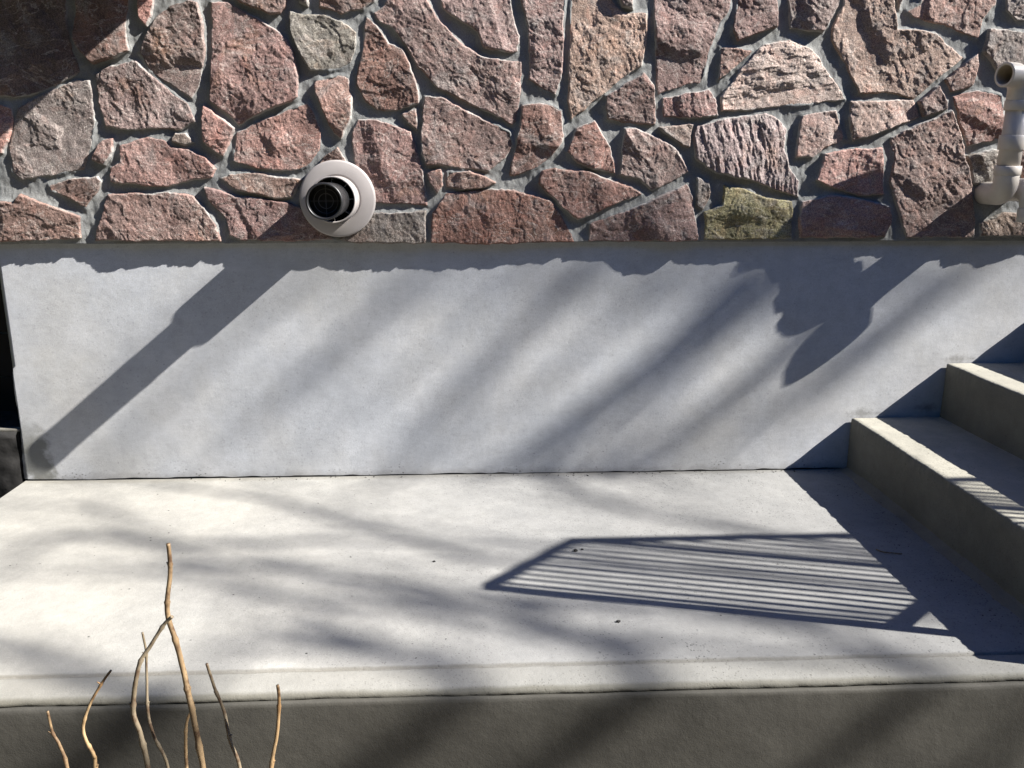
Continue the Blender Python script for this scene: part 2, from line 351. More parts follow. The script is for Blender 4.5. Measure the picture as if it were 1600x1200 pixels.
STONES = [
('dk',[(-1293,1461),(-1071,1463),(-1089,1369),(-1090,1313),(-1088,1245),(-1073,1194),(-1087,1179),(-1138,1153),(-1217,1124),(-1257,1121),(-1341,1127)]),
('br',[(-1052,1432),(-910,1433),(-921,1370),(-936,1290),(-933,1242),(-978,1224),(-1035,1212),(-1063,1240),(-1076,1273),(-1065,1337)]),
('rd',[(-895,1394),(-852,1386),(-865,1338),(-882,1305),(-900,1325)]),
('pg',[(-809,1358),(-764,1370),(-741,1363),(-733,1331),(-731,1299),(-728,1253),(-739,1209),(-754,1154),(-778,1117),(-807,1137),(-883,1192),(-906,1241),(-885,1279),(-858,1322)]),
('pk',[(-703,1367),(-662,1366),(-585,1328),(-535,1300),(-506,1273),(-490,1247),(-482,1202),(-489,1127),(-509,1113),(-557,1096),(-603,1075),(-652,1050),(-690,1087),(-726,1114),(-713,1226)]),
('gy',[(-1249,1091),(-1175,1129),(-1080,1168),(-1051,1163),(-1047,1062),(-1062,1006),(-1096,932),(-1186,913),(-1264,901),(-1289,925),(-1286,994),(-1261,1062)]),
('rd',[(-1319,1107),(-1269,1094),(-1267,1057),(-1286,1011),(-1307,972),(-1339,963)]),
('pg',[(-1032,1180),(-985,1203),(-920,1216),(-894,1192),(-841,1142),(-793,1104),(-774,1058),(-811,1037),(-898,1041),(-979,1037),(-1020,1046),(-1030,1108)]),
('rd',[(-748,1099),(-725,1087),(-687,1058),(-667,1041),(-684,995),(-703,967),(-733,984),(-755,1002),(-756,1063)]),
('rd',[(-659,1029),(-604,1053),(-532,1081),(-460,1110),(-440,1076),(-429,1030),(-436,985),(-469,938),(-518,925),(-613,932),(-677,955)]),
('gy',[(-840,1012),(-830,1025),(-800,1027),(-783,1003),(-811,996),(-840,1005)]),
('pk',[(-1045,994),(-1029,1006),(-1004,1011),(-1011,963),(-1031,943),(-1065,955)]),
('pk',[(-983,994),(-960,1001),(-901,1017),(-866,1012),(-844,989),(-798,983),(-753,960),(-727,932),(-739,908),(-824,894),(-866,881),(-914,885),(-959,889),(-1022,896),(-1015,932),(-988,950)]),
('br',[(-1196,885),(-1134,903),(-1058,911),(-1049,897),(-1068,862),(-1098,823),(-1135,850),(-1191,871)]),
('pk',[(-1382,847),(-1295,838),(-1275,862),(-1225,840),(-1179,824),(-1118,800),(-1124,738),(-1399,730)]),
('pk',[(-1033,862),(-962,862),(-868,864),(-797,855),(-765,814),(-738,773),(-730,731),(-1083,732),(-1058,802)]),
('pk',[(-717,902),(-691,916),(-614,916),(-548,908),(-486,901),(-516,855),(-570,851),(-618,864),(-671,874)]),
('br',[(-765,880),(-724,873),(-677,855),(-618,851),(-529,837),(-480,813),(-442,777),(-408,732),(-672,731),(-704,747),(-707,796),(-751,837)]),
('pk',[(-660,1420),(-490,1421),(-506,1357),(-520,1341),(-550,1341),(-583,1352),(-630,1369),(-649,1388)]),
('gy',[(-477,1405),(-439,1406),(-446,1359),(-467,1369)]),
('gg',[(-493,1346),(-459,1338),(-412,1337),(-356,1321),(-319,1294),(-320,1266),(-337,1216),(-362,1199),(-408,1197),(-449,1197),(-470,1239),(-490,1276),(-496,1320)]),
('br',[(-413,1422),(-236,1423),(-268,1370),(-296,1351),(-355,1342),(-411,1358)]),
('pk',[(-434,1166),(-373,1181),(-346,1174),(-336,1122),(-342,1064),(-371,1013),(-393,1030),(-420,1093),(-440,1155)]),
('rb',[(-286,1331),(-263,1310),(-230,1266),(-195,1253),(-174,1212),(-153,1140),(-150,1111),(-213,1088),(-271,1093),(-300,1115),(-322,1156),(-318,1199),(-300,1256),(-293,1310)]),
('pg',[(-269,1343),(-238,1364),(-214,1424),(-133,1424),(-122,1376),(-95,1333),(-49,1284),(-26,1263),(21,1235),(110,1218),(133,1218),(136,1158),(122,1065),(110,1055),(74,1072),(20,1094),(-21,1116),(-99,1150),(-151,1207),(-184,1262),(-218,1306),(-262,1327)]),
('pg',[(-90,1425),(-82,1377),(-77,1356),(-31,1323),(16,1296),(30,1258),(110,1243),(124,1247),(127,1288),(110,1346),(104,1426)]),
('br',[(-137,1128),(-92,1128),(-22,1089),(38,1060),(104,1031),(110,999),(91,961),(42,925),(-42,934),(-132,943),(-148,973),(-143,1042)]),
('pk',[(-201,1077),(-159,1094),(-155,1039),(-183,1056)]),
('pk',[(-320,1064),(-272,1063),(-219,1047),(-179,1030),(-162,985),(-145,925),(-135,831),(-197,836),(-312,836),(-328,885),(-338,955),(-340,1030)]),
('br',[(-383,990),(-353,941),(-399,911),(-448,929),(-420,964)]),
('gg',[(-286,808),(-222,808),(-139,813),(-143,722),(-335,722),(-390,732),(-333,777)]),
('pk',[(-131,920),(-96,927),(-88,884),(-105,863),(-124,893)]),
('pk',[(-78,920),(-13,924),(42,902),(64,890),(31,879),(-43,876),(-74,881)]),
('rb',[(-79,861),(-13,870),(49,872),(110,872),(171,854),(221,839),(258,788),(291,726),(35,719),(-123,725),(-117,807)]),
('pg',[(124,1427),(136,1378),(154,1308),(158,1235),(158,1175),(205,1146),(232,1133),(249,1197),(251,1281),(252,1379),(258,1428)]),
('ta',[(275,1428),(271,1379),(271,1269),(270,1197),(268,1117),(276,1066),(321,1100),(374,1142),(432,1186),(473,1210),(487,1271),(484,1345),(415,1348),(386,1380),(372,1429)]),
('gy',[(393,1429),(433,1429),(445,1356),(413,1364)]),
('pk',[(499,1430),(510,1271),(518,1159),(525,1135),(597,1161),(638,1168),(650,1187),(664,1255),(684,1312),(712,1366),(716,1432)]),
('br',[(734,1432),(735,1367),(727,1312),(740,1279),(823,1306),(853,1318),(850,1359),(836,1433)]),
('pk',[(375,1130),(446,1169),(481,1193),(509,1159),(517,1113),(514,1056),(449,1057),(382,1069)]),
('pk',[(538,1125),(639,1143),(665,1148),(690,1119),(696,1079),(619,1070),(540,1075)]),
('pk',[(695,1260),(749,1257),(782,1250),(745,1211),(696,1177)]),
('wh',[(704,1131),(741,1182),(775,1225),(817,1271),(889,1281),(948,1263),(974,1238),(1001,1201),(1047,1149),(1062,1124),(961,1111),(838,1100),(710,1091)]),
('rb',[(291,1043),(345,1064),(370,1021),(393,986),(406,920),(335,932),(287,956),(270,978)]),
('rb',[(140,1103),(187,1112),(218,1103),(250,1090),(257,1014),(225,968),(183,938),(128,915),(104,916),(115,973),(133,1043)]),
('rb',[(196,925),(232,932),(325,924),(399,897),(455,879),(486,861),(401,830),(301,788),(252,825),(187,890)]),
('pg',[(432,1044),(461,1044),(535,1014),(581,986),(621,925),(572,897),(517,870),(479,902),(423,915),(426,986)]),
('gy',[(529,1047),(626,1053),(618,991),(595,998),(566,1021)]),
('br',[(337,775),(458,817),(542,853),(615,889),(636,853),(642,806),(656,728),(334,724)]),
('gy',[(646,907),(679,897),(688,866),(670,815),(649,826)]),
('st',[(639,1049),(717,1067),(779,1079),(840,1083),(878,1067),(898,1044),(897,986),(912,938),(945,897),(947,851),(854,884),(791,902),(702,920),(638,961),(631,1018)]),
('gn',[(676,806),(726,829),(728,884),(793,871),(857,848),(928,835),(935,816),(938,733),(675,728)]),
('pg',[(871,1433),(1022,1434),(1017,1369),(983,1302),(886,1313)]),
('lp',[(1038,1435),(1035,1369),(1009,1314),(1011,1280),(1042,1240),(1064,1201),(1099,1141),(1181,1143),(1262,1129),(1325,1180),(1359,1208),(1393,1237),(1365,1254),(1298,1301),(1255,1309),(1191,1308),(1182,1353),(1160,1436)]),
('gy',[(1170,1428),(1206,1428),(1193,1365)]),
('pk',[(1218,1357),(1252,1379),(1263,1437),(1467,1438),(1466,1381),(1435,1339),(1429,1288),(1338,1321),(1244,1342)]),
('gy',[(1491,1439),(1609,1440),(1625,1340),(1528,1334),(1497,1364)]),
('gy',[(1457,1314),(1537,1309),(1633,1289),(1656,1134),(1578,1152),(1496,1203),(1448,1254)]),
('pk',[(1350,1177),(1429,1246),(1438,1215),(1427,1163),(1367,1147)]),
('pk',[(1277,1121),(1328,1159),(1358,1116),(1360,1098),(1293,1077)]),
('lp',[(1077,1118),(1133,1117),(1263,1124),(1282,1075),(1192,1040),(1094,1008),(1079,1068)]),
('lp',[(945,1080),(1037,1092),(1071,1013),(1015,992),(979,965),(932,965),(935,1045)]),
('rd',[(1016,974),(1096,986),(1184,990),(1202,860),(1127,856),(1038,878),(998,902)]),
('pg',[(1206,1015),(1277,1051),(1374,1093),(1406,1033),(1429,956),(1463,884),(1483,804),(1489,735),(1283,732),(1245,829),(1217,896),(1225,961)]),
('rb',[(1374,1133),(1452,1151),(1518,1137),(1533,1072),(1528,1016),(1435,998),(1401,1069)]),
('gg',[(1439,969),(1513,987),(1576,974),(1579,883),(1468,889)]),
('pk',[(958,838),(1046,855),(1128,847),(1221,823),(1229,782),(1217,734),(961,733)]),
('ta',[(1503,772),(1565,804),(1707,809),(1717,738),(1508,737)]),
('rb',[(1578,1117),(1659,1117),(1695,883),(1618,883),(1586,992)]),
]# ------------------------------------------------------------------ ground
def ground():
    n = 60; V = []; F = []
    xs = np.concatenate([np.linspace(-60, -4, 14), np.linspace(-3.6, 5, 44), np.linspace(6, 60, 14)])
    ys = np.concatenate([np.linspace(-60, -5, 14), np.linspace(-4.6, 1.2, 30), np.linspace(2, 60, 12)])
    X, Y = np.meshgrid(xs, ys, indexing='ij')
    Z = -0.62 + 0.03 * fbm(X * 2, Y * 2, 5)
    idx = np.arange(X.size).reshape(X.shape)
    Q = np.stack([idx[:-1, :-1], idx[1:, :-1], idx[1:, 1:], idx[:-1, 1:]], -1).reshape(-1, 4)
    o = link('ground', mesh_np('ground', np.stack([X, Y, Z], -1).reshape(-1, 3), Q), M['soil'], None, True)
    o['kind'] = 'structure'
ground()

# ------------------------------------------------------------------ stone wall
X0, X1, Z0, Z1 = -1.412, 1.728, 0.715, 1.448
YM = -0.016                                                  # mean mortar surface
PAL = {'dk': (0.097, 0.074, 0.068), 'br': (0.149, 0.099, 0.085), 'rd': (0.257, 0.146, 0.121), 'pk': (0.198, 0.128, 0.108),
       'pg': (0.177, 0.126, 0.112), 'gy': (0.194, 0.157, 0.137), 'gg': (0.155, 0.134, 0.113), 'rb': (0.178, 0.101, 0.079),
       'ta': (0.252, 0.180, 0.146), 'wh': (0.292, 0.231, 0.197), 'st': (0.201, 0.149, 0.137), 'gn': (0.175, 0.150, 0.075),
       'lp': (0.264, 0.179, 0.149)}
LAB = {'gn': 'olive green mossy stone', 'wh': 'pale banded stone', 'dk': 'large dark shaded stone', 'st': 'ridged grey pink stone',
       'rd': 'brick red stone', 'gg': 'grey speckled stone', 'lp': 'light pink stone'}

def poly_sd(P, X, Z):
    """positive inside"""
    P = np.asarray(P, float); n = len(P)
    d2 = np.full(X.shape, 1e9); inside = np.zeros(X.shape, bool)
    for i in range(n):
        a = P[i]; b = P[(i+1) % n]; e = b - a
        L = (e ** 2).sum() + 1e-12
        t = np.clip(((X - a[0]) * e[0] + (Z - a[1]) * e[1]) / L, 0, 1)
        d2 = np.minimum(d2, (X - a[0] - t*e[0])**2 + (Z - a[1] - t*e[1])**2)
        c = (a[1] > Z) != (b[1] > Z)
        with np.errstate(divide='ignore', invalid='ignore'):
            xi = (b[0]-a[0]) * (Z-a[1]) / (b[1]-a[1]) + a[0]
        inside ^= c & (X < xi)
    return np.where(inside, 1, -1) * np.sqrt(d2)

def warp(X, Z):
    wx = 0.0024 * vn(X*28, Z*28, 1) + 0.0013 * vn(X*110, Z*110, 2)
    wz = 0.0024 * vn(X*28, Z*28, 3) + 0.0013 * vn(X*110, Z*110, 4)
    return X + wx, Z + wz

def mortar_y(X, Z):
    return YM - 0.0018 * fbm(X*22, Z*22, 7, 3) - 0.0006 * fbm(X*120, Z*60, 8, 2)

def grid_mesh(name, X, Y, Z, mask, attr=None):
    """quads of the grid where all four corners are in mask"""
    q = mask[:-1, :-1] & mask[1:, :-1] & mask[1:, 1:] & mask[:-1, 1:]
    idx = np.arange(X.size).reshape(X.shape)
    Q = np.stack([idx[:-1, :-1], idx[1:, :-1], idx[1:, 1:], idx[:-1, 1:]], -1)[q]
    used = np.unique(Q); re = np.zeros(X.size, int); re[used] = np.arange(len(used))
    V = np.stack([X.ravel()[used], Y.ravel()[used], Z.ravel()[used]], -1)
    me = mesh_np(name, V, re[Q])
    if attr is not None:
        a = me.attributes.new('rim', 'FLOAT', 'POINT'); a.data.foreach_set('value', attr.ravel()[used].astype(np.float32))
    return me

def stone_face(P, kind, rs, X, Z, sd):
    cx, cz = np.mean(P, 0); ext = max(np.ptp(np.asarray(P)[:, 0]), np.ptp(np.asarray(P)[:, 1]))
    sed = rs.randint(0, 900)
    h0 = rs.uniform(0.011, 0.0175)
    h = h0 + (X-cx) * rs.uniform(-0.04, 0.04) + (Z-cz) * rs.uniform(-0.04, 0.03)
    for k in range(rs.randint(3, 7)):                          # split planes
        a = rs.uniform(0, 2*math.pi); r = rs.uniform(0.0, 0.42) * ext
        px, pz = cx + math.cos(a)*r, cz + math.sin(a)*r
        wob = 0.010 * vn(X*14, Z*14, sed + k) + 0.003 * vn(X*50, Z*50, sed + k)
        dd = (X-px)*math.cos(a) + (Z-pz)*math.sin(a) + wob
        h = np.minimum(h, h0 + 0.003 - dd * rs.uniform(0.09, 0.33))
    h = np.maximum(h, 0.0075)
    amp = 1.0
    h = h + 0.0042 * fbm(X*9, Z*9, sed+11, 2)
    ang = rs.uniform(0, math.pi)
    st = 1.0
    if kind in ('st',): ang = 1.80; st = 3.6; amp = 1.2
    elif kind in ('pg', 'ta', 'wh'): ang = rs.choice([1.9, 2.1, 2.3, 1.6]) if kind != 'wh' else 0.12; st = 1.6 if kind != 'wh' else 2.2
    elif rs.rand() < 0.4: st = 1.35
    u = X*math.cos(ang) + Z*math.sin(ang); v = -X*math.sin(ang) + Z*math.cos(ang)
    rid = lambda n: 1 - 2*np.abs(n)
    h = h + amp * (0.0014 if st > 3 else 0.0013 if st > 2 else 0.0006) * rid(vn(u*22, v*22*st, sed+20)) + 0.0005 * fbm(X*85, Z*85, sed+77, 3, 0.65) + amp * 0.0008 * fbm(u*48, v*48*st, sed+31, 3, 0.6)
    h = h + amp * 0.0004 * rid(vn(u*120, v*120*st**0.5, sed+41))
    # ledges left by splitting
    q = fbm(u*11, v*11*st, sed+51, 2); h = h + 0.0034 * (np.round(q*2.2)/2.2) * 0.7
    h = np.maximum(h, 0.0055 + 0.001 * vn(X*60, Z*60, sed))
    return h

def stone_grid(P, kind, i, res=0.002, clip=True):
    k_ = max(1.0, res / 0.003)
    rs = np.random.RandomState(100 + i * 7)
    P = np.asarray(P, float)
    lo = P.min(0) - 0.008; hi = P.max(0) + 0.008
    if clip: lo[0] = max(lo[0], X0 + 0.004); hi[0] = min(hi[0], X1 - 0.004); hi[1] = min(hi[1], Z1 - 0.006)
    xs = np.arange(lo[0], hi[0], res); zs = np.arange(lo[1], hi[1], res)
    X, Z = np.meshgrid(xs, zs, indexing='ij')
    wx, wz = warp(X, Z)
    sd = poly_sd(P, wx, wz) + 0.0025
    h = stone_face(P, kind, rs, X, Z, sd)
    edge = 0.0030 + 0.0018 * vn(X*35, Z*35, i)
    edge = edge * k_
    prof = np.clip(sd / edge, 0, 1) ** 0.6
    Y = YM - h * prof
    out = sd < 0
    Y = np.where(out, YM + np.clip(-sd/(0.004*k_), 0, 1) * 0.022, Y)
    Y = np.where(out & (Z < 0.742), YM + np.clip(-sd/0.004, 0, 1) * 0.05, Y)
    rim = (1 - sstep(0.0012, 0.0050, sd + 0.0016 * vn(X*70, Z*70, i+5))) * sstep(-0.35, 0.25, vn(X*14, Z*14, i+9)) * 0.9
    rim = np.where(Z < 0.732, 0, rim)
    return X, Y, Z, sd > -0.0042*k_, rim, rs
def build_stone(P, kind, i, parent, res=0.002):
    X, Y, Z, mask, rim, rs = stone_grid(P, kind, i, res)
    me = grid_mesh('stone', X, Y, Z, mask, rim)
    o = link('stone', me, M['stone'], parent, True)
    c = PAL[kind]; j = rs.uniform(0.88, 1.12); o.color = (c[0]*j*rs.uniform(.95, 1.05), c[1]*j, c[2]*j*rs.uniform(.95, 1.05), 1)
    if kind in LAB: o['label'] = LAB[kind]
    return o

wall = empty('stone_wall', (0, 0.02, 0.72), 'rubble wall of split pink, red and grey granite set in pale mortar above the white rendered base', 'stone wall')
polys = []
for i, (kind, P) in enumerate(STONES):
    P = [(a/1000, b/1000) for a, b in P]
    if kind == 'skip': continue
    polys.append(P); build_stone(P, kind, i, wall)

def mortar():
    res = 0.0025
    xs = np.arange(X0, X1, res); zs = np.arange(Z0 + 0.004, Z1, res)
    X, Z = np.meshgrid(xs, zs, indexing='ij')
    wx, wz = warp(X, Z)
    near = np.full(X.shape, 1.0)
    for P in polys:
        A = np.asarray(P); lo = A.min(0) - 0.03; hi = A.max(0) + 0.03
        i0, i1 = np.searchsorted(xs, [lo[0], hi[0]]); j0, j1 = np.searchsorted(zs, [lo[1], hi[1]])
        if i1 <= i0 or j1 <= j0: continue
        s = -poly_sd(P, wx[i0:i1, j0:j1], wz[i0:i1, j0:j1]) - 0.0025
        near[i0:i1, j0:j1] = np.minimum(near[i0:i1, j0:j1], s)
    lift = np.exp(-np.clip(near, 0, 1) / 0.006)
    Y = mortar_y(X, Z) - 0.0052 * lift * (0.6 + 0.6 * vn(X*12, Z*12, 77)) - 0.0015 * vn(X*9, Z*9, 78)
    deep = near < -0.006
    Y = np.where(deep, YM + 0.004, Y)
    Y[:, 0] = 0.03; Y[:, 1] = np.maximum(Y[:, 1], YM + 0.001)
    me = grid_mesh('mortar', X, Y, Z, np.ones(X.shape, bool))
    link('mortar', me, M['mortar'], wall, True)
mortar()

# masonry that carries on outside the picture, up to the eaves and past both ends
def outer_masonry():
    rs = np.random.RandomState(5)
    kinds = ['pk', 'pg', 'br', 'rb', 'gy', 'lp', 'gg']; bins = {k: ([], [], [], [0]) for k in kinds}
    def cellwall(xa, xb, za, zb, s, res):
        nx = int(math.ceil((xb-xa)/s)); nz = int(math.ceil((zb-za)/s)); pts = []
        for a in range(-1, nx+2):
            for c in range(-1, nz+2):
                pts.append((xa + (a+0.5*(c % 2))*s + rs.uniform(-.34, .34)*s, za + (c+0.5)*s*0.92 + rs.uniform(-.32, .32)*s))
        for n_, (cx, cz) in enumerate(pts):
            if not (xa - s*.3 < cx < xb + s*.3 and za - s*.3 < cz < zb + s*.3): continue
            poly = [(cx-s, cz-s), (cx+s, cz-s), (cx+s, cz+s), (cx-s, cz+s)]
            def cut(poly, nxv, nzv, lim):
                new = []
                for k in range(len(poly)):
                    p, q = poly[k], poly[(k+1) % len(poly)]
                    dp = (p[0]-cx)*nxv + (p[1]-cz)*nzv - lim; dq = (q[0]-cx)*nxv + (q[1]-cz)*nzv - lim
                    if dp <= 0: new.append(p)
                    if (dp < 0) != (dq < 0) and abs(dp-dq) > 1e-9:
                        t = dp/(dp-dq); new.append((p[0]+(q[0]-p[0])*t, p[1]+(q[1]-p[1])*t))
                return new
            for (qx, qz) in pts:
                if (qx, qz) == (cx, cz) or abs(qx-cx) > 2.4*s or abs(qz-cz) > 2.4*s: continue
                nxv, nzv = qx-cx, qz-cz; L = math.hypot(nxv, nzv)
                poly = cut(poly, nxv/L, nzv/L, L/2 - 0.009)
                if len(poly) < 3: break
            for (nxv, nzv, lim) in ((1, 0, xb-cx-.006), (-1, 0, cx-xa-.006), (0, 1, zb-cz-.006), (0, -1, cz-za-.006)):
                if len(poly) >= 3: poly = cut(poly, nxv, nzv, lim)
            if len(poly) < 3: continue
            A = np.asarray(poly)
            if min(np.ptp(A[:, 0]), np.ptp(A[:, 1])) < 0.035: continue
            kind = kinds[rs.randint(len(kinds))]
            X, Y, Z, mask, rim, _ = stone_grid(poly, kind, 500 + n_, res, False)
            if min(X.shape) < 3: continue
            q = mask[:-1, :-1] & mask[1:, :-1] & mask[1:, 1:] & mask[:-1, 1:]
            idx = np.arange(X.size).reshape(X.shape)
            Q = np.stack([idx[:-1, :-1], idx[1:, :-1], idx[1:, 1:], idx[:-1, 1:]], -1)[q]
            if not len(Q): continue
            B = bins[kind]; B[0].append(np.stack([X, Y, Z], -1).reshape(-1, 3)); B[1].append(Q + B[3][0]); B[2].append(rim.ravel()); B[3][0] += X.size
    cellwall(-5.0, 5.5, Z1, 3.4, 0.23, 0.008)
    cellwall(X1, 5.5, 0.722, Z1, 0.21, 0.006)
    cellwall(-5.0, X0, 0.722, Z1, 0.21, 0.006)
    for k, B in bins.items():
        if not B[0]: continue
        me = mesh_np('outer_stonework', np.concatenate(B[0]), np.concatenate(B[1]))
        a = me.attributes.new('rim', 'FLOAT', 'POINT')
        rm = np.concatenate(B[2]).astype(np.float32)
        if len(me.vertices) == len(rm): a.data.foreach_set('value', rm)
        o = link('outer_stonework', me, M['stone'], wall, True); o.color = (*PAL[k], 1); o['kind'] = 'stuff'
    b = MB(); b.box((-5.0, YM + 0.002, Z1), (5.5, 0.45, 3.4)); b.box((X1, YM+0.002, 0.722), (5.5, 0.45, Z1)); b.box((-5.0, YM+0.002, 0.722), (X0, 0.45, Z1))
    b.box((X0, 0.012, 0.728), (X1, 0.45, Z1))
    b.build('wall_core', M['mortar'], wall)
outer_masonry()

# ------------------------------------------------------------------ white rendered base wall
def base_wall():
    o = empty('rendered_base_wall', (0.5, 0.0, -0.02), 'smooth off-white rendered foundation wall under the overhanging stonework', 'wall')
    xs = np.concatenate([np.arange(-1.395, 2.1, 0.01), [2.5, 3.5, 5.4]]); zs = np.concatenate([[0.0045], np.arange(0.012, 0.7301, 0.01)])
    X, Z = np.meshgrid(xs, zs, indexing='ij')
    Y = 0.0012 * fbm(X*3, Z*3, 60, 3) - 0.0004
    X = X.copy(); e = -1.386 + 0.022 * (Z[0, :] / 0.7) + 0.0035 * vn(Z[0, :]*20, Z[0, :]*0, 5) + 0.0012 * vn(Z[0, :]*90, Z[0, :]*0, 6)
    X[1, :] = e; X[0, :] = e + 0.001; Y[0, :] = 0.05
    Z = Z.copy(); Z[:, 0] += 0.0022 * vn(X[:, 0]*30, X[:, 0]*0, 12) + 0.0015 * vn(X[:, 0]*5, X[:, 0]*0, 13)
    me = grid_mesh('render_coat', X, Y, Z, np.ones(X.shape, bool))
    link('render_coat', me, M['parge'], o, True)
    b = MB(); b.box((-1.355, 0.008, 0.03), (5.4, 0.40, 0.722)); b.box((-1.355, 0.045, -0.62), (5.4, 0.40, 0.03)); b.build('wall_core', M['face'], o)
base_wall()

# dark things beyond the left end of the wall
f = empty('board_fence', (-1.9, 0.27, -0.6), 'almost black horizontal board fence in deep shade past the left end of the white wall', 'fence')
b = MB()
for k in range(9): b.box((-2.9, 0.262 + 0.004 * (k % 2), -0.6 + k*0.145), (-1.40, 0.290 + 0.004 * (k % 2), -0.6 + k*0.145 + 0.143))
b.build('boards', M['darkwood'], f, bevel=0.003)
b = MB(); b.box((-2.86, 0.296, -0.62), (-2.78, 0.36, 0.70)); b.build('post', M['darkwood'], f, bevel=0.004)
b = MB(); b.box((-1.50, 0.296, -0.62), (-1.42, 0.36, 0.70)); b.build('post', M['darkwood'], f, bevel=0.004)

def low_block():
    o = empty('low_stone_block', (-1.7, 0.1, -0.62), 'dark weathered stone block with pale top edge at left foot of the white wall', 'stone block')
    xs = np.linspace(-2.3, -1.392, 90); zs = np.linspace(-0.62, 0.158, 78)
    X, Z = np.meshgrid(xs, zs, indexing='ij'); Y = -0.004 + 0.005 * fbm(X*14, Z*14, 3, 4)
    Y[:, -1] += 0.012
    link('block', grid_mesh('block', X, Y, Z, np.ones(X.shape, bool)), M['darkrock'], o, True)
    b = MB(); b.box((-2.3, 0.012, -0.62), (-1.392, 0.255, 0.156)); b.build('block_body', M['darkrock'], o)
    b = MB(); b.box((-2.3, 0.004, 0.157), (-1.385, 0.028, 0.166)); b.build('mortar_bed', M['step'], o, bevel=0.002)
low_block()

# ------------------------------------------------------------------ concrete landing
def extrude_profile(prof, s0, s1, ds, fn, axis='x'):
    ss = np.arange(s0, s1 + ds*0.5, ds); n = len(prof); V = np.zeros((len(ss), n, 3))
    for j, (a, z) in enumerate(prof):
        da, dz = fn(ss, j)
        if axis == 'x': V[:, j, 0] = ss; V[:, j, 1] = a + da; V[:, j, 2] = z + dz
        else: V[:, j, 1] = ss; V[:, j, 0] = a + da; V[:, j, 2] = z + dz
    idx = np.arange(len(ss)*n).reshape(len(ss), n)
    Q = np.stack([idx[:-1, :-1], idx[1:, :-1], idx[1:, 1:], idx[:-1, 1:]], -1).reshape(-1, 4)
    return V.reshape(-1, 3), Q

landing = empty('concrete_landing', (0, -0.6, -0.62), 'broad pale concrete landing with a trowelled front border, raised above the garden', 'landing')
def build_landing():
    ys = list(np.arange(-0.0085, -1.06, -0.02))
    prof = [(0.040, 0.0), (0.012, 0.0)] + [(y - 0.002, 0) for y in ys] + [(-1.071, 0), (-1.0745, -0.0008), (-1.077, -0.0050), (-1.0800, -0.0022), (-1.085, -0.0018),
            (-1.110, -0.0022), (-1.132, -0.0026), (-1.1430, -0.0034), (-1.1480, -0.0050), (-1.1506, -0.0080), (-1.1516, -0.0120), (-1.1500, -0.0160)]
    n = len(prof)
    def fn(s, j):
        a, z = prof[j]
        dz = 0.0007 * fbm(s*2.2, s*0 + a*2.2, 21, 2)
        da = 0*s
        if a < -1.068 and a > -1.083: da = 0.0010 * vn(s*25, s*0, 31) + 0.0014 * vn(s*2.3, s*0, 32); dz = dz + 0.0007 * vn(s*40, s*0, 33) * (z < -0.0008)
        if a < -1.136:
            da = da + 0.003 * vn(s*3.1, s*0, 41) + 0.0014 * vn(s*22, s*0 + j*0.15, 42) + 0.0007 * vn(s*70, s*0 + j*0.7, 43)
            dz = dz + 0.0006 * vn(s*18, s*0 + j*0.2, 44)
        if False: da = 0.0018 * vn(s*30, s*0, 45) + 0.0012 * vn(s*4, s*0, 46)
        return da, dz
    V, Q = extrude_profile(prof, -1.387, 4.6, 0.008, fn)
    link('slab', mesh_np('slab', V, Q), M['slab'], landing, True)
    # upstand below the slab: narrow ledge, then the grey face
    prof2 = [(-1.10, -0.0165), (-1.150, -0.0165), (-1.1570, -0.0160), (-1.1595, -0.0185), (-1.1605, -0.025)] + [(-1.1610, -0.025 - 0.02*k) for k in range(1, 30)]
    def fn2(s, j):
        a, z = prof2[j]
        da = 0.0018 * fbm(s*4, s*0 + z*6, 51, 3)
        if j in (2, 3): da = da + 0.0014 * vn(s*30, s*0, 52)
        return da, 0.0008 * vn(s*12, s*0, 53) * (j < 5)
    V, Q = extrude_profile(prof2, -1.384, 4.6, 0.012, fn2)
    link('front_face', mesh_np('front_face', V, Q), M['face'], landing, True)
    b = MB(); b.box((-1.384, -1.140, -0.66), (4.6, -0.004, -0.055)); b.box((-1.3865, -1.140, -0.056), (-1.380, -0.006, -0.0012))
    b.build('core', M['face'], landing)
build_landing()

